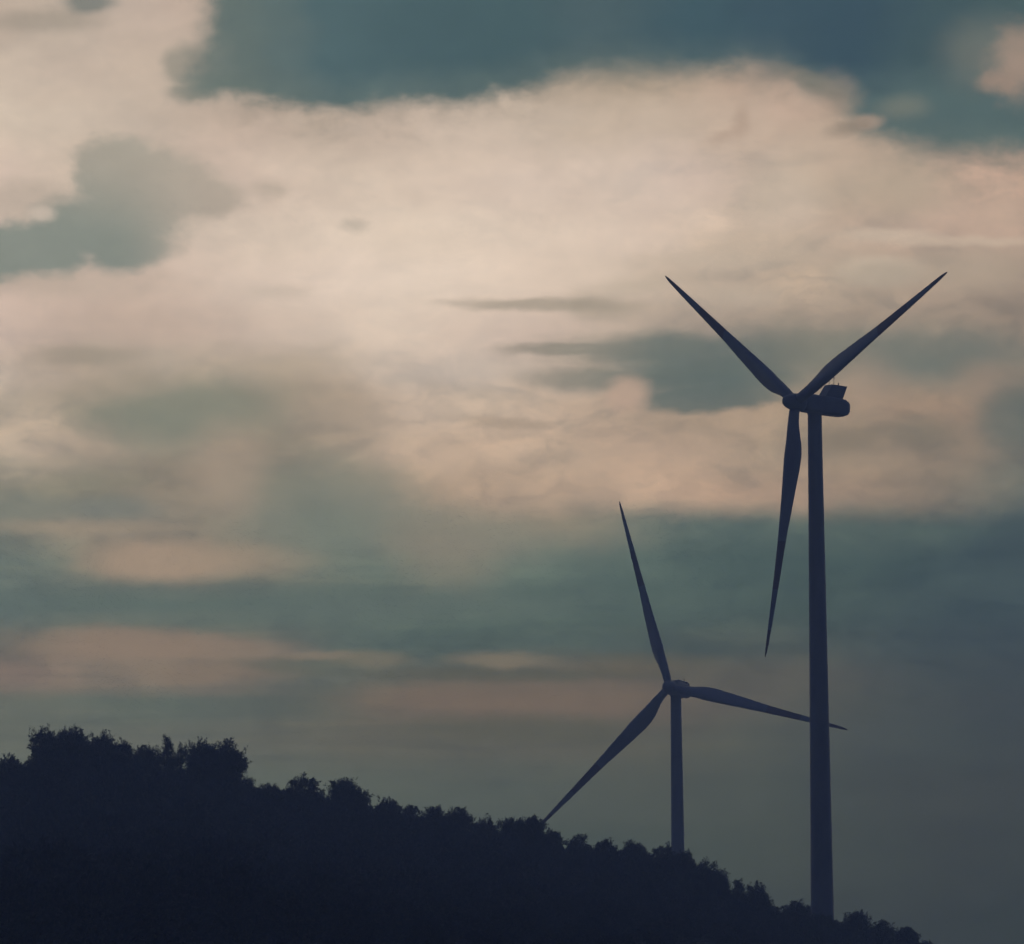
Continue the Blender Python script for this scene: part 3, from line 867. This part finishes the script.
# grey cumulus at the left
sky = B(sky, (150, 200), (108, 52), (188, 174, 159), soft=0.7, op=0.35, k=1.1)
sky = B(sky, (60, 282), (110, 16), (182, 166, 151), soft=0.8, op=0.6, k=1.1)
sky = B(sky, (30, 205), (48, 22), (176, 162, 148), soft=0.5, op=0.6)
m = union([((116, 174), (44, 38), 0.24, 0), ((165, 184), (62, 32), 0.32, 12), ((205, 195), (36, 22), 0.4, 10), ((110, 225), (80, 36), 0.32, -8), ((40, 250), (70, 28), 0.35, -4), ((-10, 255), (60, 28), 0.3, 0), ((130, 250), (45, 22), 0.4, -10)], 0.55)
gcol = wt.mix(wt.sstep(wt.m('SUBTRACT', V0, wt.m('MULTIPLY', U0, 0.25)), 130, 225), comp((164, 157, 144), 180), comp((130, 137, 129), 230))
gcol = wt.mix(wt.sstep(U0, 110, 230), gcol, comp((176, 163, 149), 200))
sky = wt.mix(wt.m('MULTIPLY', m, 0.95), sky, gcol)
sky = B(sky, (45, 216), (14, 7), (205, 188, 172), soft=0.6, op=0.7)
# dark cloud along the top: lower edge as a curve of azimuth
fc = wt.n.new('ShaderNodeFloatCurve')
EDGE = [(-200, 60), (40, -60), (150, 30), (160, 70), (178, 102), (230, 99), (280, 106), (340, 112), (400, 102), (460, 103), (500, 98), (540, 90), (565, 82), (600, 78), (680, 77), (750, 75), (785, 80), (810, 96), (840, 110), (872, 140), (915, 155), (970, 160), (1030, 163), (1100, 155), (1224, 120)]
cv = fc.mapping.curves[0]
for i, (x, y) in enumerate(EDGE):
    q = ((x + 200) / 1424, (y + 100) / 400)
    if i < 2: cv.points[i].location = q
    else: cv.points.new(*q)
fc.mapping.update()
U2, V2, _ = wt.sep(P2)
wt.put(fc.inputs['Value'], wt.m('MULTIPLY_ADD', U2, 1 / 1424, 200 / 1424))
edge = wt.m('MULTIPLY_ADD', fc.outputs[0], 400.0, -100.0)
# pixel row -> elevation unit correction (1072 - asin) is close to the row itself; small offset
off = uv(512, 100)[1] - 100
dd = wt.m('SUBTRACT', V2, wt.m('ADD', edge, off))
dd = wt.m('MULTIPLY_ADD', f_, 15.0, wt.m('MULTIPLY_ADD', b_[1], 16.0, dd))
soft_e = wt.sstep(U0, 480, 620, 10.0, 18.0)
m = wt.sstep(wt.m('DIVIDE', dd, soft_e), 1.0, -1.4)
m = wt.m('MULTIPLY', m, wt.sstep(wt.m('MULTIPLY_ADD', f_, 36.0, wt.m('MULTIPLY_ADD', V2, 0.35, U2)), 192, 232))
lft = union([((185, 66), (26, 22), 0.4, 0), ((192, 92), (24, 12), 0.5, 0)])
tcol = wt.ramp(wt.m('MULTIPLY', U, 1 / 1024), [(x / 1024, comp((c[0], c[1] * 0.98, c[2] * 0.985), 60)) for x, c in ((190, (112, 122, 116)), (240, (98, 113, 110)), (290, (92, 110, 110)), (340, (80, 103, 107)), (430, (74, 97, 102)), (520, (72, 95, 100)), (600, (76, 96, 101)), (700, (66, 90, 99)), (790, (64, 86, 97)), (860, (61, 83, 95)), (950, (68, 89, 95)), (1024, (74, 94, 97)))], 'EASE')
# the lower right part of it is thinner
thin = wt.m('MULTIPLY', wt.sstep(U, 780, 860), wt.sstep(V, 60, 105))
tcol = wt.mix(wt.m('MULTIPLY', thin, 0.9), tcol, comp((86, 104, 105), 110))
rim = wt.sstep(dd, -46, 4, 0.0, 0.45)
tcol = wt.mix(rim, tcol, comp((112, 122, 114), 100))
feather = wt.sstep(wt.m('MULTIPLY_ADD', b_[2], 95.0, wt.m('MULTIPLY_ADD', f_, 40.0, dd)), 34.0, -14.0, 0.0, 0.42)
feather = wt.m('MULTIPLY', feather, wt.sstep(U0, 165, 260))
sky = wt.mix(feather, sky, comp((150, 139, 126), 90))
sky = wt.mix(wt.m('MULTIPLY', lft, 0.75), sky, comp((142, 138, 127), 80))
sky = wt.mix(m, sky, tcol)
sky = B(sky, (905, 108), (22, 11), (122, 124, 114), soft=0.8, op=0.6)
sky = B(sky, (985, 55), (40, 32), (118, 120, 113), soft=0.7, op=0.6)
sky = B(sky, (1022, 62), (26, 32), (164, 142, 127), soft=0.8, op=0.85, rot=25, k=1.2)
sky = B(sky, (1000, 84), (20, 9), (160, 137, 122), soft=0.8, op=0.7, k=1.0)
sky = B(sky, (870, 122), (16, 8), (176, 152, 135), soft=0.6, op=0.7)
sky = B(sky, (835, 100), (22, 20), (168, 146, 130), soft=0.8, op=0.5, k=1.0)
sky = B(sky, (812, 84), (30, 8), (122, 119, 110), soft=0.8, op=0.7, rot=20, k=1.1)
sky = B(sky, (792, 112), (26, 14), (196, 169, 151), soft=0.9, op=0.5, k=1.0)
sky = B(sky, (852, 128), (22, 7), (138, 126, 114), soft=0.8, op=0.7, rot=-15, k=1.1)
sky = B(sky, (840, 160), (34, 20), (196, 172, 153), soft=0.9, op=0.4, k=1.0)
sky = B(sky, (905, 186), (36, 26), (172, 157, 139), soft=0.8, op=0.45, k=1.0)
sky = B(sky, (762, 196), (22, 30), (182, 167, 150), soft=0.8, op=0.45, rot=30, k=1.0)
sky = B(sky, (700, 262), (60, 9), (188, 172, 155), soft=0.9, op=0.6, k=0.9)
sky = B(sky, (640, 285), (50, 9), (182, 167, 150), soft=0.9, op=0.6, rot=-8, k=0.9)
sky = B(sky, (728, 296), (46, 12), (186, 170, 153), soft=0.8, op=0.6, k=0.9)

# fine mottling that every cloud has
mot = wt.m('MULTIPLY_ADD', b_[1], 0.16, wt.m('MULTIPLY_ADD', a_[1], 0.12, wt.m('MULTIPLY_ADD', f_, 0.10, 1.0)))
sky = wt.vm('SCALE', sky); sky.node.inputs['Scale'].default_value = 1.0; wt.put(sky.node.inputs['Scale'], mot)

# the rest of the sky: clear dusk sky seen through broken dark cloud, warmer towards the sunset
ns = wt.n.new('ShaderNodeTexSky'); ns.sky_type = 'NISHITA'; ns.sun_disc = False
ns.sun_elevation = sun_el; ns.sun_rotation = sun_az
clear = wt.vm('SCALE', ns.outputs[0]); clear.node.inputs['Scale'].default_value = 0.05
front = wt.vm('DOT_PRODUCT', DIR, tuple(SUN_PX.normalized()))
nD = wt.noise(wt.vm('MULTIPLY', DIR, (3.0, 3.0, 6.0)), 1, 6, 0.6)[0]
cloud = wt.ramp(wt.sstep(front, -0.6, 1.0), [(0.0, lin((38, 44, 80))), (0.45, lin((60, 70, 124))), (0.8, lin((80, 96, 112))), (1.0, lin((130, 125, 118)))], 'LINEAR')
outer = wt.mix(wt.sstep(nD, 0.35, 0.62, 0.75, 0.97), clear, cloud)
du = wt.m('SUBTRACT', wt.m('ABSOLUTE', wt.m('SUBTRACT', U0, 512.0)), 512.0)
dv = wt.m('SUBTRACT', wt.m('ABSOLUTE', wt.m('SUBTRACT', V0, 500.0)), 520.0)
nW = wt.noise(wt.vm('MULTIPLY', D3, (1 / 520, 1 / 520, 1 / 300)), 1, 4, 0.55)[0]
Win = wt.sstep(wt.m('ADD', wt.m('MAXIMUM', du, dv), wt.m('MULTIPLY', wt.m('SUBTRACT', nW, 0.5), wt.sstep(wt.m('MAXIMUM', du, dv), 0, 300, 0.0, 900.0))), 60, 480)
wt.put(bg.inputs['Color'], sky)
bg2 = wt.n.new('ShaderNodeBackground')
wt.put(bg2.inputs['Color'], outer)
ms = wt.n.new('ShaderNodeMixShader')
wt.put(ms.inputs[0], Win)
wt.l.new(bg.outputs[0], ms.inputs[1]); wt.l.new(bg2.outputs[0], ms.inputs[2])
wt.l.new(ms.outputs[0], w.node_tree.nodes['World Output'].inputs['Surface'])
bg.inputs['Strength'].default_value = 2.0
w.cycles.sampling_method = 'MANUAL'
w.cycles.sample_map_resolution = 512
